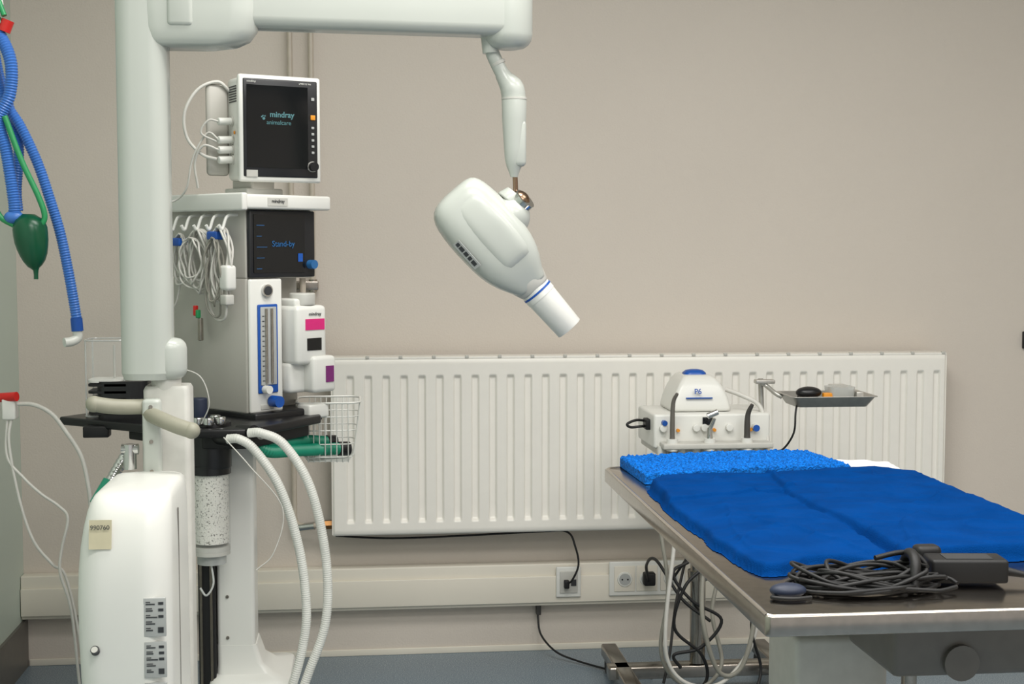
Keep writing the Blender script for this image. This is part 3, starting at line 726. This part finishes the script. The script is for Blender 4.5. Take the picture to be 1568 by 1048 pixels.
# ---------------- dental cart ----------------
group('dental_unit_cart',(1.03,4.2,0))
box('unit_body',0.858,1.212,4.06,4.30,0.790,0.893,'white',0.008)
box('unit_base_plate',0.868,1.20,4.06,4.30,0.772,0.792,'lgrey',0.004)
hp=[]
for (z,xa,xb,yf) in((0.890,.918,1.108,4.10),(0.900,.920,1.105,4.10),(0.935,.928,1.098,4.105),(0.97,.945,1.082,4.115),(0.99,.960,1.067,4.13),(0.999,.972,1.055,4.15),(1.000,.98,1.045,4.155)):
    hp.append(rrect((xa+xb)/2,(yf+4.28)/2,(xb-xa)/2,(4.28-yf)/2,.015,z,5))
loft('water_bottle_cover',hp,'white',1)
rloft('blue_cap',[(1.012,4.20,.036,.03,.02,.994),(1.012,4.20,.034,.028,.02,1.004),(1.012,4.20,.026,.02,.015,1.011),(1.012,4.20,.012,.01,.008,1.014)],'blue')
text('unit_text','P6',(1.0,4.098,.955),(1,0,0),(0,.2,1),.022,'blue',True)
box('unit_text_line',.965,1.045,4.098,4.106,.934,.937,'blue')
for x in(.885,.985,1.01,1.085,1.165): cyl('control_knob',(x,4.062,.852),(x,4.045,.852),.011,'white',bev=.002)
cyl('blue_control_knob',(.888,4.062,.868),(.888,4.042,.868),.008,'blue')
cyl('blue_control_knob',(1.165,4.062,.850),(1.165,4.042,.850),.010,'blue')
box('unit_gauge',1.005,1.035,4.055,4.062,.86,.883,'screen',.001)
for k in range(3): cyl('orange_dot',(.93+.11*k,4.062,.845),(.93+.11*k,4.05,.845),.005,'orange')
box('handpiece_holder',.875,1.205,4.0,4.06,.795,.812,'lgrey',.004)
def handpiece(x,zt,m,r):
    sweep('handpiece',catmull([(x-.004,4.02,.76),(x,4.02,.80),(x,4.02,.85),(x+.002,4.02,zt-.03),(x+.012,4.01,zt)],4),[r*k for k in(1.3,1.3,1.35,1.5,1.6,1.5,1.1,1,1,1,.95,.9,.85,.8,.75,.7,.6)],m,16)
    cyl('handpiece_cup',(x,4.02,.79),(x,4.02,.825),.017,'white')
handpiece(.905,.960,'mgrey',.0075)
handpiece(1.017,.885,'chrome',.008)
handpiece(1.13,.925,'dgrey',.009)
cyl('syringe_head',(1.005,4.0,.893),(1.035,4.0,.905),.009,'chrome')
for x in(.88,.94,.985,1.05,1.10,1.165): cyl('hose_coupling',(x,4.05,.772),(x,4.05,.80),.012,'white')
cyl('cart_post',(1.03,4.20,.10),(1.03,4.20,.775),.024,'steel')
cyl('post_collar',(1.03,4.20,.36),(1.03,4.20,.39),.032,'steel')
box('cart_foot_bar',.75,1.34,4.18,4.24,.055,.095,'steel',.006)
box('cart_foot_side',.77,.82,3.95,4.45,.055,.095,'steel',.006)
box('cart_foot_side',1.27,1.32,3.95,4.45,.055,.095,'steel',.006)
for cx in(.795,1.295):
    for cy in(3.97,4.43): cyl('castor',(cx-.012,cy,.027),(cx+.012,cy,.027),.027,'blackr')
tube('black_power_lead',[(.858,4.15,.862),(.82,4.13,.868),(.79,4.12,.858),(.80,4.12,.848),(.83,4.12,.850),(.855,4.14,.850)],.004,'blackr')
box('lead_plug',.845,.862,4.11,4.16,.84,.872,'blackr',.003)
tube('white_hose_arc',[(1.10,4.15,.955),(1.14,4.12,.94),(1.185,4.10,.915),(1.20,4.08,.87),(1.205,4.06,.80),(1.20,4.05,.775)],.007,'cable')
cyl('tray_arm_post',(1.225,4.18,.78),(1.215,4.18,.985),.008,'traysteel')
box('tray_arm',1.19,1.25,4.14,4.17,.972,.984,'traysteel',.003)
tube('tray_arm_tube',[(1.21,4.15,.975),(1.225,4.15,.965),(1.245,4.12,.945),(1.262,4.11,.935)],.007,'traysteel')
hoses=[
 ('gcable',.006,[(.885,4.05,.775),(.86,3.98,.60),(.88,3.95,.40),(.86,3.95,.22),(.90,3.95,.13),(.98,3.95,.10),(1.05,3.98,.16),(1.03,4.02,.30),(1.06,4.05,.42)]),
 ('cable',.006,[(.94,4.05,.775),(.90,3.95,.55),(.87,3.93,.30),(.88,3.93,.18),(.94,3.92,.12),(1.04,3.93,.12),(1.13,3.95,.22),(1.15,3.98,.36),(1.06,4.02,.48)]),
 ('gcable',.007,[(.985,4.05,.775),(1.10,3.98,.55),(1.14,3.95,.35),(1.10,3.93,.17),(1.03,3.93,.15),(.98,3.93,.30),(.99,3.98,.45)]),
 ('blackr',.005,[(1.05,4.05,.775),(.98,4.0,.50),(.90,3.97,.44),(.95,3.95,.36),(1.04,3.95,.30),(.98,3.95,.22),(.90,3.95,.20),(.92,3.95,.16)]),
 ('blackr',.005,[(1.10,4.05,.775),(1.05,4.0,.52),(1.0,3.97,.46),(.93,3.95,.40),(.90,3.95,.28),(.98,3.95,.20),(1.0,3.96,.12),(.94,3.96,.06)]),
 ('cable',.005,[(1.165,4.05,.775),(1.14,3.98,.50),(1.20,3.95,.30),(1.24,3.95,.12),(1.20,3.98,.03)]),
 ('gcable',.005,[(1.165,4.08,.775),(1.18,4.0,.40),(1.22,3.9,.16),(1.10,3.85,.03),(1.0,3.9,.02),(.9,3.95,.05)]),
 ('blackr',.005,[(.96,4.61,.26),(.93,4.5,.34),(.92,4.3,.40),(.98,4.2,.30),(1.05,4.12,.25)]),
 ('blackr',.0045,[(1.045,4.62,.26),(1.08,4.5,.38),(1.02,4.3,.42),(.95,4.15,.30),(.91,4.05,.18),(.88,4.0,.10)]),
 ('blackr',.0045,[(1.20,4.1,.78),(1.17,4.0,.45),(1.13,3.95,.28),(1.16,3.95,.15),(1.12,3.9,.07)]),
]
for mm,r,P in hoses: tube('umbilical_hose',P,r,mm,8,8)

group('instrument_tray',(1.38,4.08,0.92))
def trayr(i,z): return rrect(1.385,4.07,.125-i,.085-i,.015,z,4)
loft('tray_pan',[trayr(.018,.915),trayr(.0,.944),trayr(-.006,.946),trayr(-.006,.948),trayr(.002,.9475),trayr(.019,.918)],'traysteel',0)
ball('black_mouse',(1.325,4.05,.954),.03,'black',(1.3,.9,.6))
box('yellow_item',1.362,1.392,4.02,4.04,.92,.955,'orange',.003)
rloft('clear_cup',[(1.42,4.05,.035,.03,.012,.92),(1.42,4.05,.04,.035,.014,.972)],'clearedge')
box('steel_instrument_box',1.41,1.46,4.08,4.13,.92,.972,'lgrey',.005)
box('clear_box',1.465,1.49,4.03,4.1,.92,.957,'traysteel',.004)
tube('mouse_cable',[(1.29,4.04,.945),(1.27,4.0,.90),(1.265,4.0,.84),(1.24,4.02,.79),(1.21,4.04,.78)],.003,'blackr')

# ---------------- lights ----------------
def area(name,loc,rot,sx,sy_,e,c):
    l=bpy.data.lights.new(name,'AREA'); l.shape='RECTANGLE'; l.size=sx; l.size_y=sy_; l.energy=e; l.color=c
    o=bpy.data.objects.new(name,l); o.location=loc; o.rotation_euler=rot; col.objects.link(o)
cl=(1,0.975,0.94)
for i,(x,y,e) in enumerate(((0.3,2.6,35),(1.9,2.4,18),(0.3,1.2,35),(1.9,1.0,29),(1.0,-0.5,33))):
    area('ceiling_light_panel',(x,y,2.88),(0,0,0),1.2,0.6,e,cl)
w=bpy.data.worlds.new('w'); w.use_nodes=True; S.world=w
w.node_tree.nodes['Background'].inputs[0].default_value=(1,0.985,0.96,1); w.node_tree.nodes['Background'].inputs[1].default_value=0.62

# ---------------- camera ----------------
cd=bpy.data.cameras.new('camera'); cd.sensor_width=36; cd.lens=49.36; cd.clip_start=0.05
co=bpy.data.objects.new('camera',cd); co.location=(0,0,1.39)
co.rotation_euler=(math.radians(90-3.91),0,math.radians(-6.13)); col.objects.link(co); S.camera=co
